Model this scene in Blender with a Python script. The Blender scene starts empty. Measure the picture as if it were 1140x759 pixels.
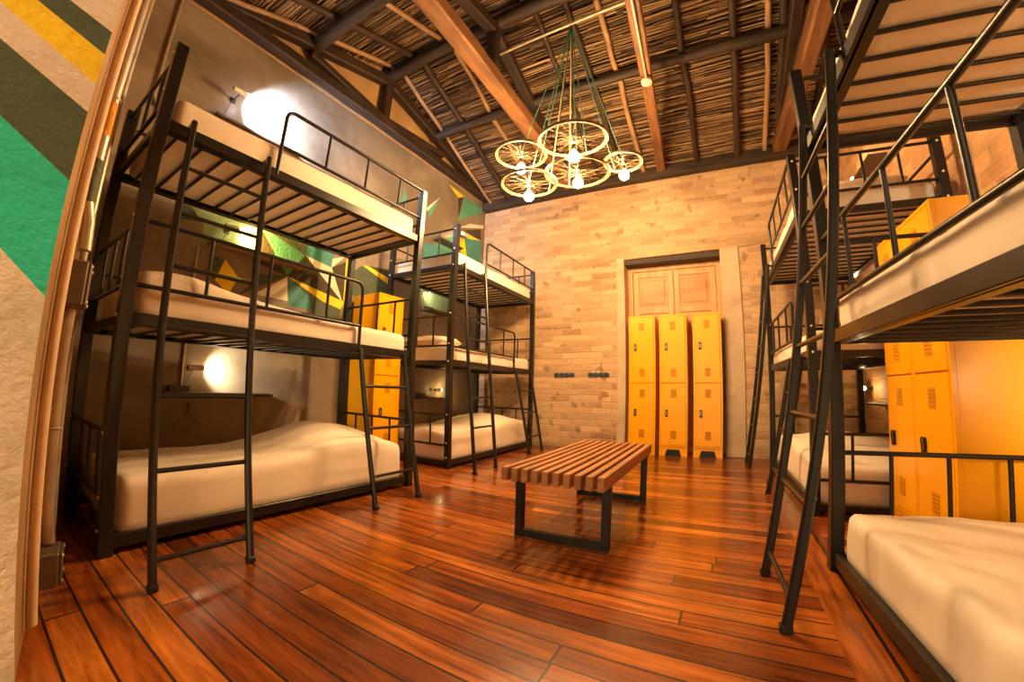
import bpy, bmesh, math, random
from mathutils import Vector, Matrix, noise
random.seed(7)
C = bpy.context.scene.collection
sc = bpy.context.scene
PI = math.pi

# ------------------------------------------------------------------ materials
MATS = {}
class NT:
    def __init__(s, name):
        s.m = bpy.data.materials.new(name); s.m.use_nodes = True
        s.t = s.m.node_tree; s.t.nodes.clear()
        s.out = s.n('ShaderNodeOutputMaterial'); s.b = s.n('ShaderNodeBsdfPrincipled')
        s.l(s.b.outputs[0], s.out.inputs[0])
    def n(s, typ, **kw):
        nd = s.t.nodes.new(typ)
        for k, v in kw.items(): setattr(nd, k, v)
        return nd
    def l(s, a, b): s.t.links.new(a, b)
    def coord(s, kind='Object', scale=(1, 1, 1), loc=(0, 0, 0), rot=(0, 0, 0)):
        tc = s.n('ShaderNodeTexCoord'); mp = s.n('ShaderNodeMapping')
        mp.inputs['Scale'].default_value = scale; mp.inputs['Location'].default_value = loc
        mp.inputs['Rotation'].default_value = rot
        s.l(tc.outputs[kind], mp.inputs[0]); return mp.outputs[0]
    def noise(s, vec, scale, detail=4, rough=.55, dist=0.0):
        nd = s.n('ShaderNodeTexNoise'); nd.inputs['Scale'].default_value = scale
        nd.inputs['Detail'].default_value = detail; nd.inputs['Roughness'].default_value = rough
        nd.inputs['Distortion'].default_value = dist
        if vec is not None: s.l(vec, nd.inputs['Vector'])
        return nd.outputs['Fac']
    def ramp(s, fac, stops, interp='LINEAR'):
        r = s.n('ShaderNodeValToRGB'); cr = r.color_ramp; cr.interpolation = interp
        while len(cr.elements) < len(stops): cr.elements.new(.5)
        for e, (p, c) in zip(cr.elements, stops):
            e.position = p; e.color = (*c, 1) if len(c) == 3 else c
        s.l(fac, r.inputs[0]); return r.outputs[0]
    def mix(s, fac, a, b, mode='MIX'):
        m = s.n('ShaderNodeMix', data_type='RGBA', blend_type=mode)
        if hasattr(fac, 'is_linked'): s.l(fac, m.inputs[0])
        else: m.inputs[0].default_value = fac
        for v, i in ((a, 6), (b, 7)):
            if isinstance(v, tuple): m.inputs[i].default_value = (*v, 1)
            else: s.l(v, m.inputs[i])
        return m.outputs[2]
    def math(s, op, a, b=None, c=None):
        m = s.n('ShaderNodeMath', operation=op)
        for i, v in enumerate((a, b, c)):
            if v is None: continue
            if isinstance(v, (int, float)): m.inputs[i].default_value = v
            else: s.l(v, m.inputs[i])
        return m.outputs[0]
    def bump(s, h, strength=.3, dist=.01, prev=None):
        b = s.n('ShaderNodeBump'); b.inputs['Strength'].default_value = strength
        b.inputs['Distance'].default_value = dist; s.l(h, b.inputs['Height'])
        if prev is not None: s.l(prev, b.inputs['Normal'])
        s.l(b.outputs[0], s.b.inputs['Normal']); return b.outputs[0]
    def set(s, color=None, rough=None, metal=None, spec=None):
        for nm, v in (('Base Color', color), ('Roughness', rough), ('Metallic', metal), ('Specular IOR Level', spec)):
            if v is None: continue
            if hasattr(v, 'is_linked'): s.l(v, s.b.inputs[nm])
            elif isinstance(v, tuple): s.b.inputs[nm].default_value = (*v, 1)
            else: s.b.inputs[nm].default_value = v
        return s

def mat_simple(name, col, rough=.5, metal=0, var=.12, scale=8, bump=0, bscale=60):
    t = NT(name); v = t.coord(); f = t.noise(v, scale)
    c = t.ramp(f, [(.3, tuple(x*(1-var) for x in col)), (.7, tuple(min(1, x*(1+var)) for x in col))])
    t.set(c, rough, metal)
    if bump: t.bump(t.noise(v, bscale, 3), bump, .004)
    MATS[name] = t.m; return t.m

def mat_emit(name, col, strength):
    t = NT(name); t.set((.9, .9, .85), .3)
    t.b.inputs['Emission Color'].default_value = (*col, 1); t.b.inputs['Emission Strength'].default_value = strength
    MATS[name] = t.m; return t.m

black = mat_simple('black_paint', (.016, .014, .013), .33, .3, .3, 5, .08, 90)
dark_steel = mat_simple('dark_steel', (.022, .022, .022), .42, .5, .3, 6, .1, 80)
chrome = mat_simple('bright_steel', (.62, .58, .5), .28, .9, .1)
rim_metal = mat_simple('wheel_alloy', (.15, .09, .04), .45, .2, .08)
pipe_metal = mat_simple('galvanised_pipe', (.5, .42, .32), .38, .55, .15, 14)
cream_paint = mat_simple('cream_paint', (.68, .5, .32), .6, 0, .08)
rope_green = mat_simple('green_cord', (.045, .14, .10), .8)
rope_tan = mat_simple('tan_cord', (.55, .42, .2), .8)
hook_blue = mat_simple('dark_blue_iron', (.045, .09, .12), .5, .2)
shelf_wood = mat_simple('dark_shelf_wood', (.075, .04, .02), .5, 0, .3, 12)
shelf_grey = mat_simple('dark_grey_plastic', (.03, .028, .026), .45)
white_plastic = mat_simple('white_plastic', (.75, .7, .6), .35)
ticking = mat_simple('mattress_base_cloth', (.62, .5, .36), .85, 0, .08, 5, .2, 150)

def mat_sheet():
    t = NT('cotton_sheet'); v = t.coord()
    f = t.noise(v, 1.6, 3)
    c = t.ramp(f, [(.3, (.72, .62, .5)), (.7, (.84, .75, .63))])
    t.set(c, .82, 0, .25)
    w = t.noise(t.coord(scale=(1.3, .9, .6)), 3.2, 2, .45, .7); t.bump(w, .36, .03)
    return t.m
sheet = mat_sheet()

def mat_locker():
    t = NT('yellow_enamel'); v = t.coord(); f = t.noise(v, 3, 2)
    c = t.ramp(f, [(.3, (.86, .37, .0)), (.7, (.92, .41, .001))])
    t.set(c, .3); t.b.inputs['Specular IOR Level'].default_value = .4; t.b.inputs['Coat Weight'].default_value = .15; t.b.inputs['Coat Roughness'].default_value = .2
    t.bump(t.noise(v, 3, 1), .1, .05)
    return t.m
yellow = mat_locker()

def mat_wood(name, c1, c2, axis=0, rough=.5, sc_=10, bump=.25, stretch=.08):
    t = NT(name); s = [1, 1, 1]; s[axis] = stretch
    v = t.coord(scale=tuple(s)); n1 = t.noise(v, sc_, 6, .65, .6)
    c = t.ramp(n1, [(.28, c1), (.5, tuple((a+b)/2 for a, b in zip(c1, c2))), (.72, c2)])
    t.set(c, rough); t.bump(n1, bump, .01)
    MATS[name] = t.m; return t.m
bench_wood = mat_wood('bench_slat_wood', (.22, .08, .024), (.46, .2, .066), 1, .6, 14, .1)
beam_orange = mat_wood('hewn_orange_timber', (.065, .026, .009), (.26, .11, .036), 1, .6, 16, 1.0, .12)
beam_dark_y = mat_wood('old_dark_timber', (.009, .005, .003), (.055, .026, .012), 1, .65, 14, 1.0, .14)
beam_dark_x = mat_wood('old_dark_log', (.010, .007, .005), (.06, .034, .02), 0, .65, 14, 1.0, .14)
pole_light = mat_wood('pale_pole_wood', (.22, .12, .055), (.48, .29, .15), 1, .6, 12, .4, .1)
door_wood = mat_wood('old_door_wood', (.38, .17, .055), (.70, .38, .155), 2, .5, 9, .2, .12)
door_panel_wood = mat_wood('door_panel_wood', (.36, .14, .04), (.62, .29, .10), 0, .5, 9, .2, .12)
lintel_wood = mat_wood('weathered_lintel', (.22, .12, .06), (.58, .38, .2), 0, .7, 8, .6, .12)

def mat_reed():
    t = NT('thatch_reed'); g = t.n('ShaderNodeNewGeometry')
    r = g.outputs['Random Per Island']; v = t.coord(scale=(.5, 1, 1))
    c = t.ramp(r, [(0, (.03, .015, .007)), (.35, (.13, .068, .028)), (.7, (.32, .18, .075)), (1, (.6, .4, .21))])
    c = t.mix(t.noise(v, 7, 4), c, (.04, .02, .01), 'MULTIPLY') if False else t.mix(t.math('MULTIPLY', t.noise(v, 3, 4), .4), c, (.05, .026, .012))
    t.set(c, .7); return t.m
reed = mat_reed()

def mat_brick(name, c_lo, c_hi, mortar, bw=.27, bh=.075, axis='xz', rough=.85, wash=.68, spots=True):
    t = NT(name)
    rot = (PI/2, 0, 0) if axis == 'xz' else (PI/2, 0, PI/2)
    tc = t.n('ShaderNodeTexCoord'); sep = t.n('ShaderNodeSeparateXYZ'); t.l(tc.outputs['Object'], sep.inputs[0])
    cb = t.n('ShaderNodeCombineXYZ'); t.l(sep.outputs[0 if axis == 'xz' else 1], cb.inputs[0]); t.l(sep.outputs[2], cb.inputs[1])
    n0 = t.n('ShaderNodeTexNoise'); n0.inputs['Scale'].default_value = 2.3; n0.inputs['Detail'].default_value = 3
    t.l(cb.outputs[0], n0.inputs['Vector'])
    vm = t.n('ShaderNodeVectorMath', operation='MULTIPLY_ADD'); t.l(n0.outputs['Color'], vm.inputs[0])
    vm.inputs[1].default_value = (.09, .06, 0); t.l(cb.outputs[0], vm.inputs[2])
    br = t.n('ShaderNodeTexBrick'); t.l(vm.outputs[0], br.inputs['Vector'])
    br.inputs['Scale'].default_value = 1; br.inputs['Brick Width'].default_value = bw; br.inputs['Row Height'].default_value = bh
    br.inputs['Mortar Size'].default_value = .009; br.inputs['Mortar Smooth'].default_value = .6; br.inputs['Bias'].default_value = 0
    br.inputs['Color1'].default_value = (0, 0, 0, 1); br.inputs['Color2'].default_value = (1, 1, 1, 1); br.inputs['Mortar'].default_value = (.5, .5, .5, 1)
    col = t.ramp(br.outputs['Color'], [(0, tuple(x*.6 for x in c_lo)), (.14, c_lo), (.45, tuple((a+b)/2 for a, b in zip(c_lo, c_hi))), (.8, c_hi), (1, tuple(min(1, x*1.15) for x in c_hi))])
    big = t.noise(t.coord(scale=(.6, .6, 1.6)), 1.5, 6, .68, .6)
    wsh = t.ramp(big, [(.38, (0, 0, 0)), (.62, (1, 1, 1))])
    col = t.mix(t.math('MULTIPLY', wsh, wash), col, mortar)
    mnoise = t.noise(cb.outputs[0], 22, 5, .7)
    mort = t.math('MULTIPLY', br.outputs['Fac'], .75)
    col = t.mix(mort, col, mortar)
    if spots:
        sp = t.noise(vm.outputs[0], 5.5, 2, .5)
        spm = t.ramp(sp, [(.64, (0, 0, 0)), (.68, (1, 1, 1))])
        col = t.mix(t.math('MULTIPLY', spm, .7), col, tuple(x*.4 for x in c_lo))
    col = t.mix(.3, col, t.ramp(mnoise, [(.3, tuple(x*.62 for x in c_hi)), (.7, tuple(min(1, x*1.22) for x in c_hi))]), 'MIX')
    t.set(col, rough)
    h = t.math('SUBTRACT', 1, br.outputs['Fac'])
    h = t.math('MULTIPLY', h, t.math('SUBTRACT', 1, t.math('MULTIPLY', wsh, .6)))
    b1 = t.bump(h, .7, .018); t.bump(mnoise, .55, .012, b1)
    return t.m
brick_back = mat_brick('limewashed_brick', (.27, .13, .06), (.60, .38, .21), (.56, .40, .25), .31, .088)
brick_right = mat_brick('orange_brick', (.36, .16, .06), (.62, .34, .16), (.55, .38, .22), .3, .11, 'yz', wash=.3, spots=False)

def mat_plaster(name, c1, c2, c3, sc_=1.4, rough=.7, bump=.3, bs=40, bd=.006):
    t = NT(name); v = t.coord(); a = t.noise(v, sc_, 6, .62, .5); b = t.noise(v, bs, 4, .6)
    c = t.ramp(a, [(.28, c1), (.5, c2), (.72, c3)]); c = t.mix(t.math('MULTIPLY', b, .25), c, c1)
    t.set(c, rough); t.bump(b, bump, bd); return t.m
concrete = mat_plaster('polished_concrete', (.12, .088, .058), (.23, .178, .122), (.38, .30, .21), 1.1, .42)
concrete_jamb = mat_plaster('jamb_concrete', (.42, .3, .19), (.52, .39, .26), (.6, .46, .32), 2.5, .75)
cream_plaster = mat_plaster('cream_stucco', (.62, .51, .40), (.76, .64, .52), (.84, .72, .6), 4, .8, .9, 34, .012)
gable_plaster = mat_plaster('gable_plaster', (.36, .2, .08), (.5, .3, .13), (.6, .38, .18), 2, .8)
def mpaint(name, c): return mat_plaster(name, tuple(x*.8 for x in c), c, tuple(min(1, x*1.18) for x in c), 5, .7, .9, 34, .012)
P_TEAL = mpaint('teal_paint', (.02, .64, .45)); P_GREEN = mpaint('dark_green_paint', (.075, .10, .055))
P_YEL = mpaint('yellow_paint', (.95, .66, .01)); P_CREAM = mpaint('pale_paint', (.78, .70, .54))
P_MGREEN = mpaint('mid_green_paint', (.10, .34, .21)); P_TEALB = mpaint('blue_green_paint', (.06, .25, .22))
P_BLACK = mpaint('brown_black_paint', (.055, .042, .022)); P_PALEG = mpaint('pale_green_paint', (.28, .42, .24))
P_ORANGE = mpaint('orange_paint', (.75, .32, .02))

def mat_floor(name, along=0, pw=.098, dark=1.0):
    t = NT(name); tc = t.n('ShaderNodeTexCoord'); sep = t.n('ShaderNodeSeparateXYZ'); t.l(tc.outputs['Object'], sep.inputs[0])
    X, Y = sep.outputs[along], sep.outputs[1-along]
    row = t.math('FLOOR', t.math('DIVIDE', Y, pw))
    wn = t.n('ShaderNodeTexWhiteNoise', noise_dimensions='1D'); t.l(row, wn.inputs['W'])
    xo = t.math('ADD', X, t.math('MULTIPLY', wn.outputs['Value'], 7.3))
    L = 2.3
    cell = t.math('FLOOR', t.math('DIVIDE', xo, L))
    cb = t.n('ShaderNodeCombineXYZ'); t.l(row, cb.inputs[0]); t.l(cell, cb.inputs[1])
    w2 = t.n('ShaderNodeTexWhiteNoise', noise_dimensions='2D'); t.l(cb.outputs[0], w2.inputs['Vector'])
    # grain: stretched along the board, shifted per board
    cg = t.n('ShaderNodeCombineXYZ'); t.l(t.math('ADD', t.math('MULTIPLY', X, 1.1), t.math('MULTIPLY', w2.outputs['Value'], 31)), cg.inputs[0])
    t.l(t.math('MULTIPLY', Y, 14), cg.inputs[1])
    g = t.noise(cg.outputs[0], 1.9, 9, .66, .35)
    base = t.ramp(w2.outputs['Value'], [(0, (.10*dark, .024*dark, .005*dark)), (.3, (.27*dark, .068*dark, .011*dark)), (.7, (.42*dark, .118*dark, .016*dark)), (1, (.56*dark, .19*dark, .028*dark))])
    gr = t.ramp(g, [(.28, (.16, .08, .05)), (.46, (.66, .55, .46)), (.7, (1.3, 1.2, 1.05))])
    col = t.mix(1.0, base, gr, 'MULTIPLY')
    wear = t.noise(tc.outputs['Object'], 2.0, 3, .55, 0)
    col = t.mix(t.ramp(wear, [(.45, (0, 0, 0)), (.75, (.5, .5, .5))]), col, (.035, .014, .006))
    fy = t.math('FRACT', t.math('DIVIDE', Y, pw)); fx = t.math('FRACT', t.math('DIVIDE', xo, L))
    ey = t.math('MINIMUM', fy, t.math('SUBTRACT', 1, fy)); ex = t.math('MINIMUM', fx, t.math('SUBTRACT', 1, fx))
    gy = t.math('LESS_THAN', ey, .04); gx = t.math('LESS_THAN', ex, .0018)
    gap = t.math('MAXIMUM', gy, gx)
    col = t.mix(t.math('MULTIPLY', gap, .92), col, (.012, .006, .003))
    rn = t.noise(tc.outputs['Object'], 6, 4, .6)
    rg = t.n('ShaderNodeMapRange'); t.l(rn, rg.inputs[0]); rg.inputs[3].default_value = .14; rg.inputs[4].default_value = .32
    t.set(col, rg.outputs[0]); t.b.inputs['Specular IOR Level'].default_value = .5
    t.b.inputs['Coat Weight'].default_value = .15; t.b.inputs['Coat Roughness'].default_value = .1
    hh = t.math('SUBTRACT', t.math('MULTIPLY', g, .25), gap)
    wv = t.noise(tc.outputs['Object'], 3.5, 2)
    b = t.bump(hh, .5, .004); t.bump(wv, .12, .02, b)
    return t.m
floor_mat = mat_floor('hardwood_planks', 0)
border_mat = mat_floor('border_boards', 1, .18, .95)

# ------------------------------------------------------------------ mesh building
class MB:
    def __init__(s): s.v = []; s.f = []; s.mi = []; s.sm = []
    def add(s, vs, fs, mi=0, smooth=False):
        o = len(s.v); s.v += [tuple(v) for v in vs]
        for f in fs: s.f.append([i+o for i in f]); s.mi.append(mi); s.sm.append(smooth)
    def box(s, a, b, mi=0, ch=0.0, M=None):
        x0, y0, z0 = a; x1, y1, z1 = b
        if x0 > x1: x0, x1 = x1, x0
        if y0 > y1: y0, y1 = y1, y0
        if z0 > z1: z0, z1 = z1, z0
        c = min(ch, (x1-x0)*.45, (y1-y0)*.45, (z1-z0)*.45)
        if c <= 0:
            vs = [(x, y, z) for z in (z0, z1) for y in (y0, y1) for x in (x0, x1)]
            fs = [(0, 2, 3, 1), (4, 5, 7, 6), (0, 1, 5, 4), (2, 6, 7, 3), (0, 4, 6, 2), (1, 3, 7, 5)]
        else:
            bm = bmesh.new(); bmesh.ops.create_cube(bm, size=1)
            for v in bm.verts:
                v.co = Vector(((x0+x1)/2+v.co.x*(x1-x0), (y0+y1)/2+v.co.y*(y1-y0), (z0+z1)/2+v.co.z*(z1-z0)))
            bmesh.ops.bevel(bm, geom=bm.edges[:], offset=c, segments=1, affect='EDGES')
            bm.verts.index_update(); vs = [v.co.copy() for v in bm.verts]; fs = [[v.index for v in f.verts] for f in bm.faces]; bm.free()
        if M: vs = [M @ Vector(v) for v in vs]
        s.add(vs, fs, mi); return s
    def beam(s, p, q, w, h, mi=0, ch=0.0, up=(0, 0, 1)):
        p, q = Vector(p), Vector(q); d = q-p; L = d.length; d.normalize(); u = Vector(up)
        r = d.cross(u); r.normalize(); u = r.cross(d)
        M = Matrix((r, u, d)).transposed().to_4x4(); M.translation = p
        return s.box((-w/2, -h/2, 0), (w/2, h/2, L), mi, ch, M)
    def tube(s, pts, r, n=8, mi=0, caps=True, rr=None):
        pts = [Vector(p) for p in pts]; N = len(pts); vs = []; fs = []
        t0 = (pts[1]-pts[0]).normalized(); ref = Vector((0, 0, 1)) if abs(t0.z) < .9 else Vector((1, 0, 0))
        a = t0.cross(ref).normalized()
        for i, p in enumerate(pts):
            if i == 0: t = t0
            elif i == N-1: t = (pts[i]-pts[i-1]).normalized()
            else: t = ((pts[i]-pts[i-1]).normalized()+(pts[i+1]-pts[i]).normalized()).normalized()
            a = (a-t*a.dot(t)).normalized(); b = t.cross(a)
            R = rr[i] if rr else r
            for k in range(n):
                an = 2*PI*k/n; vs.append(p+a*math.cos(an)*R+b*math.sin(an)*R)
        for i in range(N-1):
            for k in range(n): fs.append((i*n+k, i*n+(k+1) % n, (i+1)*n+(k+1) % n, (i+1)*n+k))
        s.add(vs, fs, mi, True)
        if caps: s.add(vs[:n], [tuple(range(n))[::-1]], mi); s.add(vs[-n:], [tuple(range(n))], mi)
        return s
    def torus(s, c, R, r, n=40, m=8, mi=0, sy=1):
        c = Vector(c); vs = []; fs = []
        for i in range(n):
            a = 2*PI*i/n
            for j in range(m):
                b = 2*PI*j/m; rad = R+r*math.cos(b)
                vs.append(c+Vector((rad*math.cos(a), rad*math.sin(a), r*sy*math.sin(b))))
        for i in range(n):
            for j in range(m): fs.append((i*m+j, ((i+1) % n)*m+j, ((i+1) % n)*m+(j+1) % m, i*m+(j+1) % m))
        s.add(vs, fs, mi, True); return s
    def lathe(s, c, prof, n=20, mi=0, M=None):
        vs = []; fs = []; c = Vector(c)
        for r, z in prof:
            for k in range(n):
                a = 2*PI*k/n; v = Vector((r*math.cos(a), r*math.sin(a), z))
                vs.append(c+(M @ v if M else v))
        for i in range(len(prof)-1):
            for k in range(n): fs.append((i*n+k, i*n+(k+1) % n, (i+1)*n+(k+1) % n, (i+1)*n+k))
        s.add(vs, fs, mi, True); return s
    def poly(s, pts, mi=0): s.add(pts, [tuple(range(len(pts)))], mi); return s
    def prism(s, pts, off, mi=0):
        off = Vector(off); n = len(pts); a = [Vector(p) for p in pts]; b = [p+off for p in a]
        s.add(a+b, [tuple(range(n)), tuple(range(2*n-1, n-1, -1))]+[(i, n+i, n+(i+1) % n, (i+1) % n) for i in range(n)], mi); return s
    def build(s, name, mats, parent=None, loc=None):
        me = bpy.data.meshes.new(name); me.from_pydata(s.v, [], s.f)
        if not isinstance(mats, (list, tuple)): mats = [mats]
        for m in mats: me.materials.append(m)
        me.polygons.foreach_set('material_index', s.mi); me.polygons.foreach_set('use_smooth', s.sm)
        bm = bmesh.new(); bm.from_mesh(me); bmesh.ops.recalc_face_normals(bm, faces=bm.faces); bm.to_mesh(me); bm.free()
        me.update(); o = bpy.data.objects.new(name, me); C.objects.link(o)
        if parent: o.parent = parent
        if loc: o.location = loc
        return o

def thing(name, label, cat, loc=(0, 0, 0), rz=0, group=None):
    o = bpy.data.objects.new(name, None); C.objects.link(o); o.location = loc; o.rotation_euler = (0, 0, rz)
    o.empty_display_size = .1; o['label'] = label; o['category'] = cat
    if group: o['group'] = group
    return o
def tag(o, label, cat, group=None):
    o['label'] = label; o['category'] = cat
    if group: o['group'] = group
    return o
def struct(o, label=None):
    o['kind'] = 'structure'
    if label: o['label'] = label
    return o

# ------------------------------------------------------------------ room dimensions
XL, XR, YE = -3.65, 1.65, 5.45       # left wall, right wall, end wall
RY, RZ, SL = 2.88, 4.98, .39         # ridge line and slope of the thatch
roof_z = lambda y: RZ-SL*abs(y-RY)

# floor
m = MB()
def quad(x0, x1, y0, y1, mi): m.poly([(x0, y0, 0), (x1, y0, 0), (x1, y1, 0), (x0, y1, 0)], mi)
quad(-4.2, .40, -3.2, 6.2, 0); quad(.40, .58, -3.2, 6.2, 1); quad(.58, 2.1, -3.2, 6.2, 0)
struct(m.build('floor', [floor_mat, border_mat]), 'glossy reddish brown hardwood plank floor')

# end wall with the doorway
DX0, DX1, DZ = -1.245, .075, 2.615
m = MB()
def wallbox(x0, x1, z0, z1): m.box((x0, YE, z0), (x1, YE+.4, z1))
wallbox(-4.0, DX0-.12, 0, 5.05); wallbox(DX1+.24, 2.1, 0, 5.05); wallbox(DX0-.12, DX1+.24, DZ+.1, 5.05)
struct(m.build('wall_back', brick_back), 'pale limewashed brick end wall')
m = MB()
m.prism([(-2.35, YE-.012, 2.66), (-1.36, YE-.02, 2.68), (.33, YE-.02, 2.70), (.85, YE-.012, 2.74), (.85, YE-.012, 2.82), (.3, YE-.02, 2.82), (-1.36, YE-.02, 2.79), (-2.35, YE-.012, 2.70)], (0, .05, 0))
struct(m.build('trim_1', lintel_wood), 'weathered timber lintel let into the brick above the doorway')
# doorway surround and old door
d = bpy.data.objects.new('door_1', None); C.objects.link(d); d.location = (-.58, YE, 0); struct(d, 'old panelled wooden double door behind the yellow lockers')
def dpart(mb, name, mt, par=None):
    o = mb.build(name, mt, par or d)
    if par is None: o.location = (.58, -YE, 0)
    return o
dpart(MB().box((DX0-.12, YE-.02, 0), (DX0, YE+.33, DZ+.1), 0, .008), 'jamb', concrete_jamb)
dpart(MB().box((DX1, YE-.02, 0), (DX1+.24, YE+.33, DZ+.1), 0, .008), 'jamb', concrete_jamb)
dpart(MB().box((DX0, YE+.02, DZ), (DX1, YE+.33, DZ+.1)), 'lintel', beam_dark_x)
dpart(MB().box((DX0-.1, YE+.31, 0), (DX1+.1, YE+.39, DZ+.1)), 'door_light_block', beam_dark_x)  # unseen panel added behind the leaves to stop light leaking through
m = MB(); dy = YE+.26
m.box((DX0, dy-.03, 0), (DX0+.07, dy+.04, DZ)).box((DX1-.07, dy-.03, 0), (DX1, dy+.04, DZ)).box((DX0+.07, dy-.03, DZ-.06), (DX1-.07, dy+.04, DZ))
dpart(m, 'door_frame', door_wood)
for k in range(2):
    x0 = DX0+.07 if k == 0 else (DX0+DX1)/2; x1 = (DX0+DX1)/2 if k == 0 else DX1-.07
    m = MB(); s = .085
    m.box((x0+.003, dy, 0), (x0+s, dy+.04, DZ-.06), 0, .005).box((x1-s, dy, 0), (x1-.003, dy+.04, DZ-.06), 0, .005)
    for z in (0, .9, 1.93, 2.465): m.box((x0+s, dy, z), (x1-s, dy+.04, z+.09), 0, .004)
    lf = dpart(m, 'door_leaf', door_wood)
    m = MB()
    for z0, z1 in ((.09, .9), (.99, 1.93), (2.02, 2.465)):
        m.box((x0+s, dy+.018, z0), (x1-s, dy+.03, z1)); m.box((x0+s+.045, dy+.006, z0+.045), (x1-s-.045, dy+.02, z1-.045), 0, .012)
    m.build('door_panel', door_panel_wood, lf)

# left wall: burnished concrete with gable and painted triangles
m = MB(); y0, y1 = .35, YE
m.prism([(XL, y0, 0), (XL, y1, 0), (XL, y1, 4.02), (XL, y0, 4.02)], (-.3, 0, 0), 0)
m.prism([(XL, y0, 4.02), (XL, y1, 4.02), (XL, RY, 5.0)], (-.3, 0, 0), 1)
for (mi, pts) in [
    (3, [(.90, 2.42), (1.046, 2.192), (1.135, 2.116), (.93, 2.076)]),
    (10, [(1.046, 2.192), (1.135, 2.116), (1.153, 1.998), (1.695, 1.95), (1.67, 2.24), (1.3, 2.3)]),
    (8, [(1.366, 1.849), (1.304, 1.648), (1.434, 1.556), (1.501, 1.717)]),
    (3, [(1.235, 1.86), (1.358, 1.848), (1.299, 1.65), (1.26, 1.66)]),
    (5, [(1.67, 2.24), (2.141, 2.103), (1.974, 1.845), (1.841, 1.987)]),
    (9, [(1.665, 2.2), (1.841, 1.987), (1.974, 1.845), (1.60, 1.90)]),
    (3, [(1.974, 1.845), (1.50, 1.55), (1.64, 1.70), (1.69, 1.80)]),
    (6, [(2.147, 2.108), (2.18, 2.4), (2.55, 2.35), (2.498, 2.197), (2.47, 2.058)]),
    (3, [(1.67, 2.25), (1.75, 2.4), (2.18, 2.4), (2.144, 2.106)]),
    (4, [(2.147, 2.108), (2.481, 2.061), (2.664, 1.719)]),
    (7, [(1.974, 1.845), (2.147, 2.108), (2.664, 1.719)]),
    (8, [(1.978, 1.843), (2.688, 1.723), (2.65, 1.631), (2.406, 1.675)]),
    (7, [(2.481, 2.061), (2.657, 2.175), (2.726, 1.707), (2.664, 1.719)]),
    (4, [(2.479, 2.162), (2.657, 2.24), (2.475, 2.059)]),
    (8, [(2.657, 2.3), (2.737, 1.989), (2.673, 1.639), (2.675, 1.857)]),
    (4, [(1.975, 1.837), (2.009, 1.60), (1.66, 1.60)]),
    (6, [(1.984, 1.839), (2.243, 1.69), (2.315, 1.56), (2.019, 1.56)]),
    (3, [(1.984, 1.839), (2.406, 1.675), (2.65, 1.631), (2.62, 1.5), (2.315, 1.5), (2.243, 1.69)]),
    (3, [(2.78, 1.868), (2.79, 2.1), (2.896, 2.2), (3.378, 2.055)]), (3, [(2.78, 1.868), (3.378, 2.055), (3.42, 1.8), (2.9, 1.7)]),
    (8, [(2.90, 2.2), (3.39, 2.05), (3.406, 2.133), (2.989, 2.215)]),
    (7, [(2.985, 2.216), (3.43, 2.27), (3.406, 2.133)]),
    (6, [(2.933, 1.881), (3.169, 2.07), (3.45, 2.01), (3.43, 1.85)]),
    (5, [(3.969, 3.326), (4.213, 3.647), (3.999, 3.192)]), (11, [(3.80, 3.221), (4.213, 3.647), (3.969, 3.326)]),
    (5, [(3.462, 3.473), (3.528, 3.273), (3.407, 3.222)]),
    (8, [(4.374, 3.948), (4.80, 3.916), (4.647, 3.82)]), (7, [(4.638, 3.816), (4.78, 3.90), (4.682, 3.483)]),
    (5, [(4.69, 3.44), (4.79, 3.9), (5.42, 3.93), (5.388, 3.872)]), (11, [(4.72, 3.33), (5.40, 3.56), (5.40, 3.62), (5.0, 3.5)]),
    (7, [(4.85, 3.33), (5.33, 3.52), (5.349, 3.309)]), (8, [(4.749, 3.29), (5.349, 3.315), (4.979, 3.226)]),
    (6, [(4.865, 3.223), (5.349, 3.309), (5.373, 2.70), (4.946, 2.70)]), (8, [(4.627, 3.14), (4.806, 2.959), (5.0, 2.8), (4.868, 3.20)]),
    (5, [(4.14, 2.845), (4.598, 3.164), (4.627, 2.869)]), (6, [(3.75, 2.80), (4.14, 2.845), (4.64, 2.86), (4.6, 2.6), (3.9, 2.6)]),
    (12, [(3.95, 2.053), (3.90, 2.25), (4.45, 2.25), (4.60, 2.08), (4.515, 1.873), (4.003, 1.801)]),
    (5, [(4.35, 2.1), (4.75, 2.12), (4.62, 1.98)]),
]:
    off = .0012+.0004*(mi % 5)
    m.poly([(XL+off, a, b) for a, b in pts], mi)
wl = m.build('wall_left', [concrete, gable_plaster, concrete, P_GREEN, P_CREAM, P_MGREEN, P_TEALB, P_BLACK, P_YEL, P_BLACK, P_PALEG, P_CREAM, P_PALEG])
struct(wl, 'burnished concrete left wall painted with green, yellow and cream triangles')

# right wall
m = MB(); m.prism([(XR, -2.6, 0), (XR, YE, 0), (XR, YE, 4.0), (XR, RY, 5.0), (XR, -2.6, 3.0)], (.3, 0, 0))
struct(m.build('wall_right', brick_right), 'rough orange brick right wall')
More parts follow.
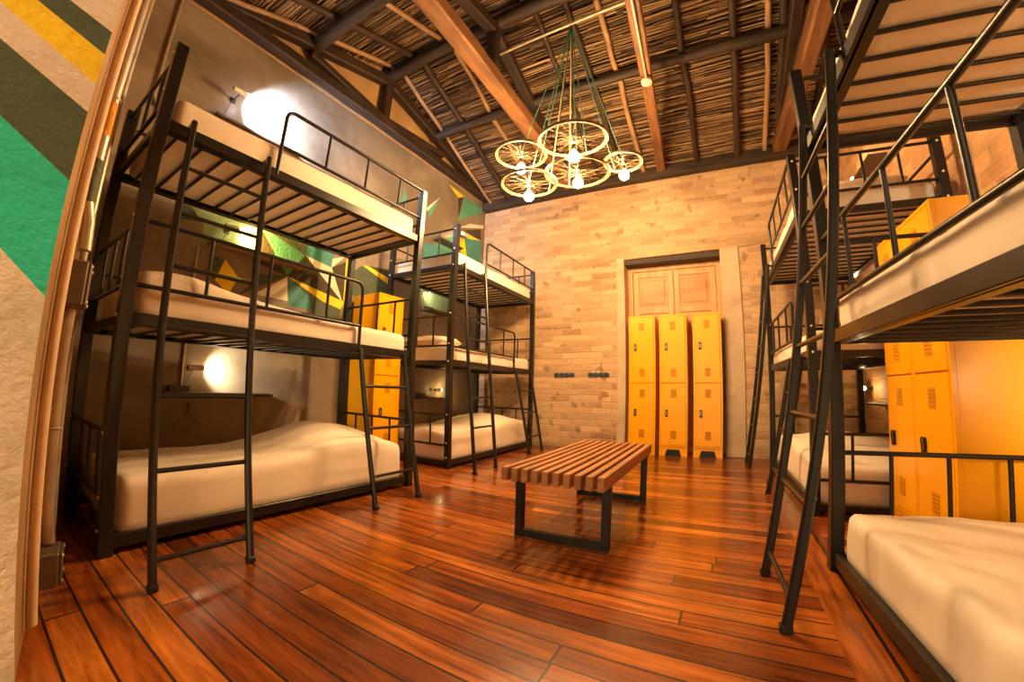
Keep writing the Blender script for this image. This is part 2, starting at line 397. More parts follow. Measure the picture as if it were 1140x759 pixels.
# near wall (slightly skew) and the painted wall that meets it
E0 = Vector((-1.55, .108, 0)); E1 = Vector((-3.65, .433, 0))
m = MB()
m.prism([E0, E1+Vector((-.3, .046, 0)), E1+Vector((-.3, .046, 4.1)), E0+Vector((0, 0, 4.1))], (-.03, -.3, 0))
struct(m.build('wall_near', mat_plaster('tan_plaster', (.22, .125, .05), (.34, .20, .085), (.44, .28, .13), 2, .75)), 'tan plastered near wall carrying the conduits')
m = MB(); xs = E0.x
def sp(l): (a, b), (c, e) = l; k = (e-b)/(c-a); return lambda y: b+k*(y-a)
lines = [sp([(-.003, 1.932), (.109, 1.903)]), sp([(-.04, 1.899), (.112, 1.815)]), sp([(-.074, 1.868), (.112, 1.705)]),
         sp([(-.105, 1.712), (.112, 1.607)]), sp([(-.072, 1.561), (.11, 1.38)]), sp([(-.013, 1.247), (.108, 1.036)])]
ya, yb = -.9, .108; prev = lambda y: 4.1
lines2 = lines+[lambda y: 0.0]
for i, ln in enumerate(lines2):
    za, zb = ln(ya), ln(yb)
    if i == 0: ya_top = yb_top = 4.1
    else: ya_top, yb_top = prev(ya), prev(yb)
    za = min(za, ya_top)
    m.poly([(xs, ya, za), (xs, yb, zb), (xs, yb, yb_top), (xs, ya, ya_top)], i)
    prev = (lambda z1, z2: (lambda y: z1 if y == ya else z2))(za, zb)
m.prism([(xs, -2.6, 0), (xs, ya, 0), (xs, ya, 4.1), (xs, -2.6, 4.1)], (-.3, 0, 0), 0)
m.prism([(xs-.002, ya, 0), (xs-.002, yb, 0), (xs-.002, yb, 4.1), (xs-.002, ya, 4.1)], (-.298, 0, 0), 0)
struct(m.build('wall_side', [cream_plaster, P_GREEN, P_YEL, cream_plaster, P_GREEN, P_TEAL, P_CREAM]), 'stucco wall painted with teal, dark green, yellow and cream bands')

# ------------------------------------------------------------------ roof
m = MB(); x0, x1 = -3.95, 1.95
m.prism([(x0, -.9, roof_z(-.9)+.06), (x0, RY, RZ+.06), (x0, YE+.4, roof_z(YE+.4)+.06), (x0, YE+.4, roof_z(YE+.4)+.16), (x0, RY, RZ+.18), (x0, -.9, roof_z(-.9)+.16)], (x1-x0, 0, 0), 0)  # backing board above the reeds, added to block light
cob = m.build('ceiling', beam_dark_x); struct(cob, 'pitched thatched ceiling laid with reeds')
m = MB(); rnd = random.Random(3); cs = 1/math.hypot(1, SL)
for side in (-1, 1):
    s_ = 0.0
    smax = (YE+.05-RY)/cs if side > 0 else (RY+.2)/cs
    while s_ < smax:
        y = RY+side*s_*cs; x = x0+rnd.uniform(-.6, 0)
        while x < x1:
            L = rnd.uniform(.35, 1.5); r = rnd.uniform(.005, .0095); zz = roof_z(y)+rnd.uniform(.0, .035)
            dy_ = rnd.uniform(-.012, .012); a = (max(x, x0), y, zz); b = (min(x+L, x1), y+dy_*2, zz-side*SL*dy_*2+rnd.uniform(-.014, .014))
            if b[0]-a[0] > .05: m.tube([a, b], r, 4, 0, False)
            x += L*rnd.uniform(.8, 1.0)
        s_ += rnd.uniform(.010, .0165)
m.build('reed_layer', reed, cob)['kind'] = 'stuff'

def wavy(p, q, r, n, seed, amp=.02, k=8, mi=0, mb=None):
    rn = random.Random(seed); p, q = Vector(p), Vector(q); pts = []; rr = []
    for i in range(k+1):
        t = i/k; v = p.lerp(q, t); o = Vector((rn.uniform(-amp, amp), rn.uniform(-amp, amp)*.5, rn.uniform(-amp, amp)))
        pts.append(v+(o if 0 < i < k else o*.3)); rr.append(r*rn.uniform(.88, 1.1))
    (mb or m).tube(pts, r, n, mi, True, rr)
    return mb
# rafters: thin poles on the slopes
for i, (x, r, pale) in enumerate([(-3.47, .028, 1), (-3.1, .042, 0), (-2.62, .03, 1), (-1.52, .035, 0), (-1.17, .038, 0), (-.86, .034, 1), (-.1, .036, 0), (.43, .042, 0), (.78, .03, 1), (.93, .05, 0), (1.35, .035, 0)]):
    for side in (1, -1):
        ye = YE-.02 if side > 0 else .1
        mb = MB(); z_ = lambda y: roof_z(y)-r-.004
        wavy((x+.03*side, RY+.02*side, z_(RY)), (x, ye, z_(ye)), r, 8, i*2+side, .012, 9, 0, mb)
        struct(mb.build('rafter', pole_light if pale else beam_dark_y), ('pale' if pale else 'dark')+' rafter pole under the thatch')
# purlin logs and ridge log
for (y, dz, r, xa, xb, sd) in [(RY, -.16, .075, -3.64, 1.64, 1), (3.87, -.13, .06, -3.64, 1.64, 2), (1.8, -.13, .07, -3.64, 1.64, 3), (4.9, -.1, .035, -3.6, -2.1, 4)][:3]:
    mb = MB(); wavy((xa, y, roof_z(y)+dz), (xb, y+.02, roof_z(y)+dz), r, 10, sd, .02, 12, 0, mb)
    struct(mb.build('purlin', beam_dark_x), 'dark round log running along the roof')
# wall plate on top of the end wall
struct(MB().box((XL+.01, YE-.13, 3.86), (XR, YE+.02, 4.02), 0, .015).build('wall_plate', beam_dark_x), 'dark timber wall plate on top of the brick wall')
# trusses
def truss(x, xn, w, h, mt_tie, mt, full=True, near=.25, zt=4.0, king=True):
    t = bpy.data.objects.new('roof_truss', None); C.objects.link(t); t.location = (x, RY, zt); t['kind'] = 'structure'
    def P(mb, nm, mm): o = mb.build(nm, mm, t); o.location = (-x, -RY, -zt)
    mb = MB(); N = 24; vs = []; fs = []; rn = random.Random(int(abs(x)*100))
    for i in range(N+1):   # hewn tie beam, slightly bowed, with worn arrises
        a = i/N; cx = x+(xn-x)*a+.035*math.sin(PI*a)*(1 if w > .15 else .3); cy = YE+.1+(near-YE-.1)*a
        ww, hh = w/2*(1+rn.uniform(-.06, .06)), h/2*(1+rn.uniform(-.06, .06)); k = .22
        for u, v in ((-1, -1+k), (-1, 1-k), (-1+k, 1), (1-k, 1), (1, 1-k), (1, -1+k), (1-k, -1), (-1+k, -1)):
            vs.append((cx+u*ww, cy, zt+v*hh))
    for i in range(N):
        for j in range(8): fs.append((i*8+j, i*8+(j+1) % 8, (i+1)*8+(j+1) % 8, (i+1)*8+j))
    fs += [tuple(range(8)), tuple(range(N*8+7, N*8-1, -1))]
    mb.add(vs, fs)
    P(mb, 'tie_beam', mt_tie)
    if full:
        for side in (1, -1):
            ye = YE-.15 if side > 0 else near+.2
            xe = x if side > 0 else xn
            mb = MB(); mb.beam((xe, ye, zt+.03), ((x+xn)/2, RY, roof_z(RY)-.24), .12, .13, 0, .015); P(mb, 'principal_rafter', mt)
            ym = (RY+ye)/2
            mb = MB(); mb.beam(((x+xn)/2, RY+.05*side, zt+.06), ((x+xn)/2, ym, roof_z(ym)-.24), .1, .09, 0, .015); P(mb, 'strut', mt)
    if king: P(MB().beam(((x+xn)/2, RY, zt), ((x+xn)/2, RY, roof_z(RY)-.12), .12, .13, 0, .02, (1, 0, 0)), 'king_post', mt)
    return t
truss(-3.57, -3.57, .12, .13, beam_dark_y, beam_dark_y, near=.45, zt=4.09)['label'] = 'dark king post truss against the left gable'
truss(-2.02, -1.86, .17, .19, beam_orange, beam_dark_y, near=.15, zt=4.0)['label'] = 'heavy orange hewn truss over the middle of the room'
truss(-.62, -.2, .12, .14, beam_orange, beam_dark_y, full=False, near=.15, zt=3.98, king=False)['label'] = 'slim orange tie beam carrying a conduit'
truss(.95, 1.2, .16, .18, beam_orange, beam_dark_y, full=True, near=.15, zt=4.0)['label'] = 'dark truss above the right bunk beds'

# conduit on the slim tie beam with its round box; horizontal pipe for the wheel lamps
m = MB(); m.tube([(-.445, 3.43, 3.893), (-.412, 3.0, 3.893), (-.305, 1.6, 3.893), (-.205, .3, 3.893)], .012)
t = thing('ceiling_conduit', 'thin metal conduit with round box under the slim orange beam', 'conduit', (-.445, 3.43, 3.893))
o = m.build('pipe', pipe_metal, t); o.location = (.445, -3.43, -3.893)
MB().lathe((0, 0, -.02), [(0, -.022), (.05, -.02), (.055, 0), (.055, .02), (0, .022)], 20).build('round_box', cream_paint, t)
m = MB(); m.tube([(-2.12, 3.1, 4.6), (-.40, 3.08, 4.62), (.5, 3.06, 4.64), (.95, 3.06, 4.64)], .017)
tag(m.build('ceiling_pipe', pipe_metal), 'pale straight pipe under the ridge from which the wheel lamps hang', 'pipe')

# ------------------------------------------------------------------ wheel lamps
bulb_glow = mat_emit('bulb_glow', (1.0, .62, .27), 560)
apex = Vector((-1.11, 3.1, 4.6))
def wheel_lamp(c, R, bulb_dz, label, ropes, lean=0):
    t = thing('bicycle_wheel_lamp', label, 'ceiling lamp', c, 0, 'bicycle wheel lamps')
    t.rotation_euler = (lean, 0, 0)
    m = MB(); m.torus((0, 0, 0), R, .011, 56, 8, 0, 1.4); m.torus((0, 0, 0), R-.018, .006, 56, 6, 0, .8)
    m.build('rim', rim_metal, t)
    m = MB(); m.lathe((0, 0, 0), [(.0, .035), (.012, .035), (.022, .03), (.022, .024), (.012, .02), (.012, -.02), (.022, -.024), (.022, -.03), (.012, -.035), (0, -.035)], 14)
    m.build('hub', chrome, t)
    m = MB()
    for k in range(24):
        a = 2*PI*k/28; b = a+(.28 if k % 4 < 2 else -.28); z = .027 if k % 2 else -.027
        m.tube([(.02*math.cos(b), .02*math.sin(b), z), ((R-.02)*math.cos(a), (R-.02)*math.sin(a), 0)], .0011, 4, 0, False)
    m.build('spokes', rim_metal, t)
    m = MB(); m.tube([(0, 0, -.03), (0, 0, bulb_dz+.07)], .004, 6); m.lathe((0, 0, bulb_dz+.075), [(0, .03), (.016, .028), (.018, -.02), (.014, -.035), (0, -.035)], 12)
    m.build('lamp_holder', shelf_grey, t)
    m = MB(); prof = [(0, .05)]+[(.014, .05), (.016, .035)]+[(.048*math.sin(a), -.012+.048*math.cos(a)) for a in [PI*(.22+.78*i/9) for i in range(10)]]
    m.lathe((0, 0, bulb_dz), prof, 18); m.build('bulb', bulb_glow, t)
    inv = Matrix.Rotation(-lean, 4, 'X')
    for k, col in ropes:
        a = k; m = MB(); top = inv @ (apex-Vector(c)); m.tube([(R*math.cos(a), R*math.sin(a), .01), top], .006, 5, 0, False)
        m.build('cord', col, t)
    m = MB(); m.tube([(0, 0, .03), inv @ (apex-Vector(c))], .005, 5, 0, False); m.build('power_cable', rope_green, t)
    return t
wheel_lamp((-1.077, 2.957, 3.049), .31, -.16, 'large bicycle wheel lamp hanging highest in the middle of the cluster', [(1.5, rope_green), (4.7, rope_green)], .10)
wheel_lamp((-1.155, 3.271, 2.892), .31, -.10, 'large bicycle wheel lamp hanging just below and behind the highest wheel', [(2.2, rope_tan)], .05)
wheel_lamp((-1.603, 3.126, 2.803), .27, -.13, 'medium bicycle wheel lamp hanging lowest of the cluster', [(1.2, rope_tan)])
wheel_lamp((-1.646, 3.029, 3.087), .25, -.15, 'medium bicycle wheel lamp above the lowest wheel, towards the left bunks', [(1.2, rope_green)])
wheel_lamp((-.758, 3.521, 3.063), .19, -.14, 'smallest bicycle wheel lamp, hanging towards the right bunks', [(2.3, rope_green)])

# ------------------------------------------------------------------ lockers
def locker(loc, rz, label, w=.355, h=1.82, dep=.4, group='yellow two-door lockers', shelf_z=.93):
    t = thing('locker', label, 'locker', loc, rz, group)
    b = .12; k = .018
    m = MB()                                        # cabinet with recessed front
    m.box((-w/2, .018, b), (w/2, dep, h), 0, .004)
    m.box((-w/2, .0, b), (-w/2+k, .02, h)).box((w/2-k, .0, b), (w/2, .02, h)).box((-w/2+k, .0, h-k), (w/2-k, .02, h)).box((-w/2+k, .0, b), (w/2-k, .02, b+k))
    m.build('cabinet', yellow, t)
    m = MB(); a, c = w*.22, w*.30                   # plinth with a trapezoid opening
    m.prism([(-w/2, .012, 0), (-c, .012, 0), (-a, .012, .085), (a, .012, .085), (c, .012, 0), (w/2, .012, 0), (w/2, .012, b), (-w/2, .012, b)], (0, .02, 0))
    m.box((-w/2, .03, 0), (-w/2+.02, dep, b)).box((w/2-.02, .03, 0), (w/2, dep, b))
    pl = m.build('plinth', yellow, t)
    MB().box((-w*.3, .034, .0), (w*.3, .05, .1)).build('opening_shade', black, pl)  # black sheet standing in for the shade inside the plinth opening
    for (z0, z1, up) in ((shelf_z+.004, h-k-.003, True), (b+k+.003, shelf_z-.004, False)):
        m = MB(); m.box((-w/2+k+.003, -.003, z0), (w/2-k-.003, .015, z1), 0, .004)
        dr = m.build('door', yellow, t)
        m = MB(); hz = z0+(z1-z0)*(.54 if up else .52); hx = -w*.25
        m.box((hx-.017, -.010, hz-.045), (hx+.017, -.004, hz+.045), 0, .004)
        pts = [(hx-.013, -.014, hz-.04), (hx-.013, -.018, hz+.035), (hx, -.018, hz+.045), (hx+.013, -.018, hz+.035), (hx+.013, -.014, hz-.04), (hx, -.014, hz-.046), (hx-.013, -.014, hz-.04)]
        m.tube(pts, .004, 6); m.build('handle', shelf_grey, dr)
        MB().box((hx-.007, -.016, hz-.028), (hx+.007, -.0095, hz+.028), 0, .003).build('lock', chrome, dr)
        for zc in (z1-.13, z0+.13):
            m = MB(); m.box((-.036, -.0045, zc-.052), (.036, -.0028, zc+.058))
            for q in range(5):
                z = zc+(q-2)*.02; m.prism([(-.035, -.0036, z), (.035, -.0036, z), (.033, -.010, z+.009), (-.033, -.010, z+.009)], (0, .0005, -.003))
            m.build('vent', mat_vent_shade, dr)
    return t
mat_vent_shade = mat_simple('shaded_vent_enamel', (.62, .26, .001), .35)  # locker yellow darkened for the shade in the vent slots
locker((-.985, 5.27, 0), 0, 'yellow metal locker in the doorway beside the left jamb')
locker((-.575, 5.27, 0), 0, 'middle one of three yellow metal lockers in the doorway', )
locker((-.145, 5.28, 0), 0, 'yellow metal locker in the doorway beside the right jamb')
locker((1.06, 2.880, 0), -PI/2, 'yellow metal locker at the right wall next to the far bunk bed', .39, 1.78, .46, 'yellow lockers between the right bunks')
locker((1.06, 2.487, 0), -PI/2, 'yellow metal locker at the right wall behind the near bunk bed', .39, 1.78, .46, 'yellow lockers between the right bunks')
locker((-3.14, 2.945, 0), PI/2, 'yellow metal locker standing between the two left bunk beds', .37, 1.79, .42)

# ------------------------------------------------------------------ bunk beds
W, H, LL = .92, 2.58, 2.0
TZ = [.03, 1.06, 2.075]              # underside of each side rail
RH = .062                            # height of a side rail
def bunk(loc, rz, label, feetA, leanA, feetB, leanB, topA=(.13, .56), topB=(1.42, 1.87), two=True):
    t = thing('bunk_bed', label, 'bunk bed', loc, rz, 'black three-tier bunk beds'); h = .029
    for l in (0, LL):
        for w in (0, W):
            m = MB(); m.box((l-h, w-h, 0), (l+h, w+h, H), 0, .004); s = -1 if l == 0 else 1
            for z in (.12, .27, .56, 1.10, 1.28, 1.59, 2.11, 2.29, 2.52):
                m.lathe((l+s*h, w, z), [(0, .006), (.007, .004), (.009, -.001)], 10, 1, Matrix.Rotation(s*PI/2, 3, 'Y'))
            m.build('post', [black, white_plastic], t)
    for z in TZ:
        for w in (0, W):
            s = 1 if w == 0 else -1
            m = MB(); m.box((h, w-.014, z), (LL-h, w+.014, z+RH), 0, .003); m.box((h, w, z), (LL-h, w+s*.05, z+.004))
            m.build('side_rail', black, t)
        for l in (0, LL):
            m = MB(); m.box((l-.012, h, z), (l+.012, W-h, z+RH*.8), 0, .003); m.build('cross_rail', black, t)
        for k in range(15):
            l = .09+k*(LL-.18)/14
            m = MB(); m.tube([(l, .012, z+.012), (l, W-.012, z+.012)], .0095, 8); m.build('slat', black, t)
    r = .0115
    def panel(l, z0, z1):
        m = MB(); m.tube([(l, h, z1), (l, W-h, z1)], r).tube([(l, h, z0), (l, W-h, z0)], r)
        for k in range(1, 4): m.tube([(l, W*k/4, z0), (l, W*k/4, z1)], r*.85)
        m.build('end_panel', black, t)
    for l in (0, LL):
        panel(l, .24, .55); panel(l, 1.26, 1.57); panel(l, 2.25, 2.53)
    def arc(pts_, R=.06): return pts_
    def guard(l0, l1, zr, z0, z1, round_end, uprights):
        m = MB(); e = l0 if round_end == 0 else l1; o = l1 if round_end == 0 else l0; s = 1 if round_end == 0 else -1; R = .06
        path = [(e, -.006, zr)]+[(e, -.006, z1-R)]+[(e+s*R*(1-math.cos(a)), -.006, z1-R+R*math.sin(a)) for a in (PI/8, PI/4, 3*PI/8, PI/2)]+[(o, -.006, z1)]
        m.tube(path, r*1.1, 8); m.tube([(e, -.006, z0), (o, -.006, z0)], r)
        for u in uprights: m.tube([(u, -.006, z0), (u, -.006, z1)], r*.85)
        m.build('guard_rail', black, t)
    guard(h, 1.43 if two else 1.9, 1.08, 1.255, 1.575, 1, (.35, .70, 1.13) if two else (.33, .72, 1.11, 1.5)); guard(.64, LL-h, 2.1, 2.305, 2.575, 0, (.98, 1.34, 1.70))
    # rear guards, lower
    for z in (1.44, 2.46):
        m = MB(); m.tube([(h, W+.004, z), (LL-h, W+.004, z)], r)
        for u in (.5, 1., 1.5): m.tube([(u, W+.004, z-.3), (u, W+.004, z)], r*.85)
        m.build('rear_guard', black, t)
    def ladder(feet, top, zt, lean, rungs):
        lo = bpy.data.objects.new('ladder', None); C.objects.link(lo); lo.parent = t; y0 = -.042
        for k in range(2):
            m = MB(); m.beam((feet[k], -lean, .012), (top[k], y0, zt), .028, .036, 0, .008, (0, 1, 0)); m.box((feet[k]-.017, -lean-.022, 0), (feet[k]+.017, -lean+.022, .03), 0, .005)
            m.box((top[k]-.012, y0-.005, zt-.03), (top[k]+.012, .012, zt-.015)); m.build('ladder_rail', black, lo)
        for z in rungs:
            f = z/zt; q = [(feet[k]+(top[k]-feet[k])*f, -lean+(y0+lean)*f, z) for k in range(2)]
            m = MB(); m.tube(q, .011, 8); m.build('rung', black, lo)
    ladder(feetA, topA, 2.17, leanA, (.11, .445, .745, 1.04, 1.335, 1.61, 1.87))
    if two: ladder(feetB, topB, 1.09, leanB, (.21, .53, .82))
    return t
HP = PI/2
bunk((-2.33, .445, 0), HP, 'black metal three-tier bunk bed nearest the conduits on the left', (.055, .44), .50, (1.37, 1.79), .31)
bunk((-2.51, 3.21, 0), HP, 'black metal three-tier bunk bed on the left against the brick wall', (-.05, .36), .36, (1.38, 1.80), .28)
bunk((.535, 2.19, 0), -HP, 'black metal three-tier bunk bed at the right edge, in front of the orange lockers', (.15, .616), .33, (1.38, 1.80), .28, (.11, .60), two=False)
bunk((.585, 5.10, 0), -HP, 'black metal three-tier bunk bed at the right with its end towards the brick wall', (-.05, .35), .28, (1.47, 1.92), .23)
# the bunks stand very slightly skew, as in the room
for o in [o for o in C.objects if o.name.startswith('bunk_bed')]:
    if o.location.x < -2.45: o.rotation_euler.z = HP+.038
    if .5 < o.location.x < .56: o.rotation_euler.z = -HP+.055
    if o.location.x > .58: o.rotation_euler.z = -HP+.02

# ------------------------------------------------------------------ mattresses and bedding
def soft_box(m, x0, x1, y0, y1, z0, z1, R, nx, ny, nz, bump=None, seed=0, wr=.006, mi=0):
    bm = bmesh.new(); hx, hy, hz = (x1-x0)/2, (y1-y0)/2, (z1-z0)/2; idx = {}; vs = []; fs = []
    def V(i, j, k):
        key = (i, j, k)
        if key not in idx:
            p = Vector((-hx+2*hx*i/nx, -hy+2*hy*j/ny, -hz+2*hz*k/nz)); rr = min(R, hx, hy, hz)
            c = Vector((max(-hx+rr, min(hx-rr, p.x)), max(-hy+rr, min(hy-rr, p.y)), max(-hz+rr, min(hz-rr, p.z))))
            d = p-c
            if d.length > 1e-6: p = c+d.normalized()*min(rr, max(abs(d.x), abs(d.y), abs(d.z))) if d.length > rr else p
            p += Vector((x0+hx, y0+hy, z0+hz)); q = Vector((p.x*2.2+seed*7.1, p.y*5, p.z*4))
            f = (k/nz)
            p += (noise.noise_vector(q)+.5*noise.noise_vector(q*2.3))*wr*(.3+.7*f)
            if bump and k > 0: p.z += bump((p.x-x0)/(x1-x0), (p.y-y0)/(y1-y0))*f
            idx[key] = len(vs); vs.append(p)
        return idx[key]
    for i in range(nx):
        for j in range(ny):
            fs.append((V(i, j, nz), V(i+1, j, nz), V(i+1, j+1, nz), V(i, j+1, nz))); fs.append((V(i, j, 0), V(i, j+1, 0), V(i+1, j+1, 0), V(i+1, j, 0)))
    for k in range(nz):
        for i in range(nx):
            fs.append((V(i, 0, k), V(i+1, 0, k), V(i+1, 0, k+1), V(i, 0, k+1))); fs.append((V(i, ny, k), V(i, ny, k+1), V(i+1, ny, k+1), V(i+1, ny, k)))
        for j in range(ny):
            fs.append((V(0, j, k), V(0, j, k+1), V(0, j+1, k+1), V(0, j+1, k))); fs.append((V(nx, j, k), V(nx, j+1, k), V(nx, j+1, k+1), V(nx, j, k+1)))
    m.add(vs, fs, mi, True); bm.free()
def mattress(bed, tier, thick, label, bump=None, seed=0, flap=None, x0=.05, x1=1.95):
    bedL, bedr = bed.location, bed.rotation_euler.z
    z = TZ[tier]+.024
    t = thing('mattress', label, 'mattress', (bedL.x, bedL.y, z), bedr, 'sheeted mattresses on the bunk beds')
    m = MB(); soft_box(m, x0, x1, .017, W-.017, .003+(.04 if False else 0), thick, .045, 80, 34, 8, bump, seed, .010); m.build('sheet', sheet, t)
    if flap:
        m = MB(); l0, l1, y, dz = flap; n = 8; vs = []; fs = []
        for i in range(n+1):
            for j in range(5):
                a = i/n; b = j/4
                for s_ in (0, 1):
                    vs.append((l0+(l1-l0)*a, y-.003+.012*math.sin(a*9)*b+.004*s_, thick*.4-dz*b*(.6+.4*math.sin(a*PI))))
        def ix(i, j, s_): return (i*5+j)*2+s_
        for i in range(n):
            for j in range(4):
                fs += [(ix(i, j, 0), ix(i+1, j, 0), ix(i+1, j+1, 0), ix(i, j+1, 0)), (ix(i, j, 1), ix(i, j+1, 1), ix(i+1, j+1, 1), ix(i+1, j, 1))]
            fs += [(ix(i, 0, 0), ix(i, 0, 1), ix(i+1, 0, 1), ix(i+1, 0, 0)), (ix(i, 4, 0), ix(i+1, 4, 0), ix(i+1, 4, 1), ix(i, 4, 1))]
        for j in range(4): fs += [(ix(0, j, 0), ix(0, j+1, 0), ix(0, j+1, 1), ix(0, j, 1)), (ix(n, j, 0), ix(n, j, 1), ix(n, j+1, 1), ix(n, j+1, 0))]
        m.add(vs, fs, 0, True); m.build('sheet_corner', sheet, t)
    return t
def hump(cx, cy, sx, sy, h): return lambda u, v: h*math.exp(-((u-cx)/sx)**2-((v-cy)/sy)**2)
def hsum(*f): return lambda u, v: sum(g(u, v) for g in f)
beds = {}
for o in C.objects:
    if o.name.startswith('bunk_bed'):
        k = ('L' if o.location.x < 0 else 'R')+('1' if (o.location.x < 0 and o.location.y < 2) or (o.location.x > 0 and o.location.y < 3) else '2'); beds[k] = o
ML = [
 ('L1', 0, .28, 'mattress with pale spread heaped at its foot, lowest bed near the conduits', hsum(hump(.70, .5, .2, .5, .19), hump(.9, .5, .12, .6, .05)), None),
 ('L1', 1, .18, 'sheeted mattress heaped with bedding at its head, middle bed near the conduits', hsum(hump(.10, .45, .18, .7, .13), hump(.36, .3, .14, .5, .03)), None),
 ('L1', 2, .215, 'sheeted mattress on the top bed near the conduits', None, None),
 ('L2', 0, .30, 'mattress under a pale spread, lowest left bed by the brick wall', hsum(hump(.75, .5, .25, .6, .14), hump(.2, .4, .2, .5, .03)), None),
 ('L2', 1, .18, 'sheeted mattress on the middle left bed by the brick wall', hump(.5, .5, .3, .6, .02), None),
 ('L2', 2, .20, 'sheeted mattress on the top left bed by the brick wall', None, None),
 ('R1', 0, .24, 'large pale sheeted mattress on the lowest bed at the right edge', (lambda u, v: .015*math.exp(-((u-.5)/.5)**2)+.009*math.sin(u*34+v*7)*math.exp(-(v/.28)**2)*min(1, u*2.2)), None),
 ('R1', 1, .195, 'sheeted mattress on the middle bed at the right edge', None, None),
 ('R1', 2, .15, 'mattress on the top bed at the right edge, seen from below', None, None),
 ('R2', 0, .28, 'mattress under a pale spread on the lowest right bed beside the orange lockers', hump(.4, .5, .3, .6, .12), None),
 ('R2', 1, .18, 'sheeted mattress on the middle right bed towards the brick wall', None, None),
 ('R2', 2, .20, 'sheeted mattress on the top right bed towards the brick wall', None, None)]
for i, (b, tr, th, lb, bp, fl) in enumerate(ML): mattress(beds[b], tr, th, lb, bp, i+1, fl)
def pillow(bed, l, w, z, label, rz=0, sx=.62, sy=.40, h=.13, tilt=0):
    o = beds[bed]; R = Matrix.Rotation(o.rotation_euler.z, 3, 'Z'); p = o.location+R @ Vector((l, w, 0))
    m = MB(); n1, n2 = 20, 14; vs = []; fs = []
    for s in (1, -1):
        base = len(vs)
        for i in range(n1+1):
            for j in range(n2+1):
                u, v = -1+2*i/n1, -1+2*j/n2
                e = max(0, (1-u**4))*max(0, (1-v**4)); pin = 1-.07*(u*u*v*v)
                vs.append(Vector((u*sy/2*pin, v*sx/2*pin, s*h/2*(e**.5)+noise.noise(Vector((u*2+l, v*2, z)))*.012*e)))
        for i in range(n1):
            for j in range(n2):
                q = [base+i*(n2+1)+j, base+(i+1)*(n2+1)+j, base+(i+1)*(n2+1)+j+1, base+i*(n2+1)+j+1]; fs.append(q if s > 0 else q[::-1])
    m.add(vs, fs, 0, True); ob = m.build('pillow', sheet); ob.location = (p.x, p.y, z+h/2+.003); ob.rotation_euler = (0, tilt, o.rotation_euler.z+rz)
    tag(ob, label, 'pillow', 'white pillows on the bunk beds'); return ob
zt = lambda k, th: TZ[k]+.024+th
pillow('L1', 1.72, .5, zt(2, .215), 'white pillow at the foot of the top bed near the conduits', 0, .64, .4, .12)
pillow('L2', .26, .46, zt(1, .18), 'white pillow on the middle left bed by the brick wall', 0, .64, .4, .13)
pillow('L2', 1.7, .5, zt(2, .20), 'white pillow on the top left bed by the brick wall', 0, .6, .4, .1)
pillow('R2', 1.7, .5, zt(2, .20), 'white pillow on the top right bed towards the brick wall', 0, .6, .4, .1)
pillow('R1', .30, .5, zt(1, .195), 'white pillow on the middle bed at the right edge', 0, .62, .4, .1)

# ------------------------------------------------------------------ bench
t = thing('slatted_bench', 'low slatted wooden bench on black steel legs in the middle of the floor', 'bench', (-.79, 2.5, 0))
nx, wtot = 10, .56; sw = .036; z1, z0 = .425, .365; by0, by1 = -.67, .67; z0 = .353
for k in range(nx):
    x = -wtot/2+sw/2+k*(wtot-sw)/(nx-1); m = MB(); m.box((x-sw/2, by0, z0), (x+sw/2, by1, z1), 0, .003); m.build('slat', bench_wood, t)
for y in (-.50, .53):
    m = MB(); a = .25; s = .022
    m.box((-a-s, y-s, 0.02), (-a+s, y+s, z0), 0, .003).box((a-s, y-s, .02), (a+s, y+s, z0), 0, .003)
    m.box((-a+s, y-s, .006), (a-s, y+s, .045), 0, .003).box((-a-s, y-s, 0), (-a+s, y+s, .03)).box((a-s, y-s, 0), (a+s, y+s, .03))
    m.box((-a+s, y-.012, z0-.025), (a-s, y+.012, z0)); m.build('leg_frame', dark_steel, t)
for x in (-.12, .12):
    MB().box((x-.012, -.48, z0-.016), (x+.012, .51, z0-.001)).build('support_bar', dark_steel, t)

# ------------------------------------------------------------------ wall fittings
warm = mat_emit('warm_lamp_glow', (1.0, .66, .3), 70); cool = mat_emit('cool_lamp_glow', (.78, .86, 1.0), 150); hot = mat_emit('yellow_lamp_glow', (1.0, .66, .22), 150)
def wall_lamp(p, nrm, along, label, glow, power=0, lc=(1, .7, .4), arm=.14):
    # small cylindrical reading lamp on an arm; nrm points into the room, along is where it shines
    t = thing('reading_lamp', label, 'wall lamp', p, 0, 'small reading lamps'); n, a = Vector(nrm), Vector(along)
    m = MB(); m.beam((0, 0, 0), n*.012, .05, .05, 0, .003, (0, 0, 1)); m.tube([n*.01, n*(arm-.01)], .007); m.build('bracket', shelf_grey, t)
    m = MB(); c = n*arm; m.tube([c-a*.07, c+a*.05], .021, 14, 0, True); m.build('lamp_body', white_plastic, t)
    m = MB(); m.tube([c+a*.051, c+a*.062], .019, 14); m.build('lamp_face', glow, t)
    if power:
        ld = bpy.data.lights.new('lamp_beam', 'SPOT'); ld.energy = power; ld.color = lc; ld.spot_size = 1.95; ld.spot_blend = .9; ld.shadow_soft_size = .02
        lo = bpy.data.objects.new('lamp_beam', ld); C.objects.link(lo); lo.parent = t; lo.location = c+a*.075
        lo.rotation_euler = (a*.86-n*.51).to_track_quat('-Z', 'Y').to_euler()
    m = MB(); m.tube([c-a*.06, c-a*.075], .014, 10); m.build('end_cap', shelf_grey, t)
    m = MB(); m.tube([c-a*.02+Vector((0, 0, -.02)), Vector((0, 0, -.07))+n*.03-a*.03, Vector((0, 0, -.16))+n*.008-a*.04], .0025, 5); m.build('cable', shelf_grey, t)
    return t
PX, PY, NXV = Vector((1, 0, 0)), Vector((0, 1, 0)), Vector((-1, 0, 0))
wl_ = XL+.002
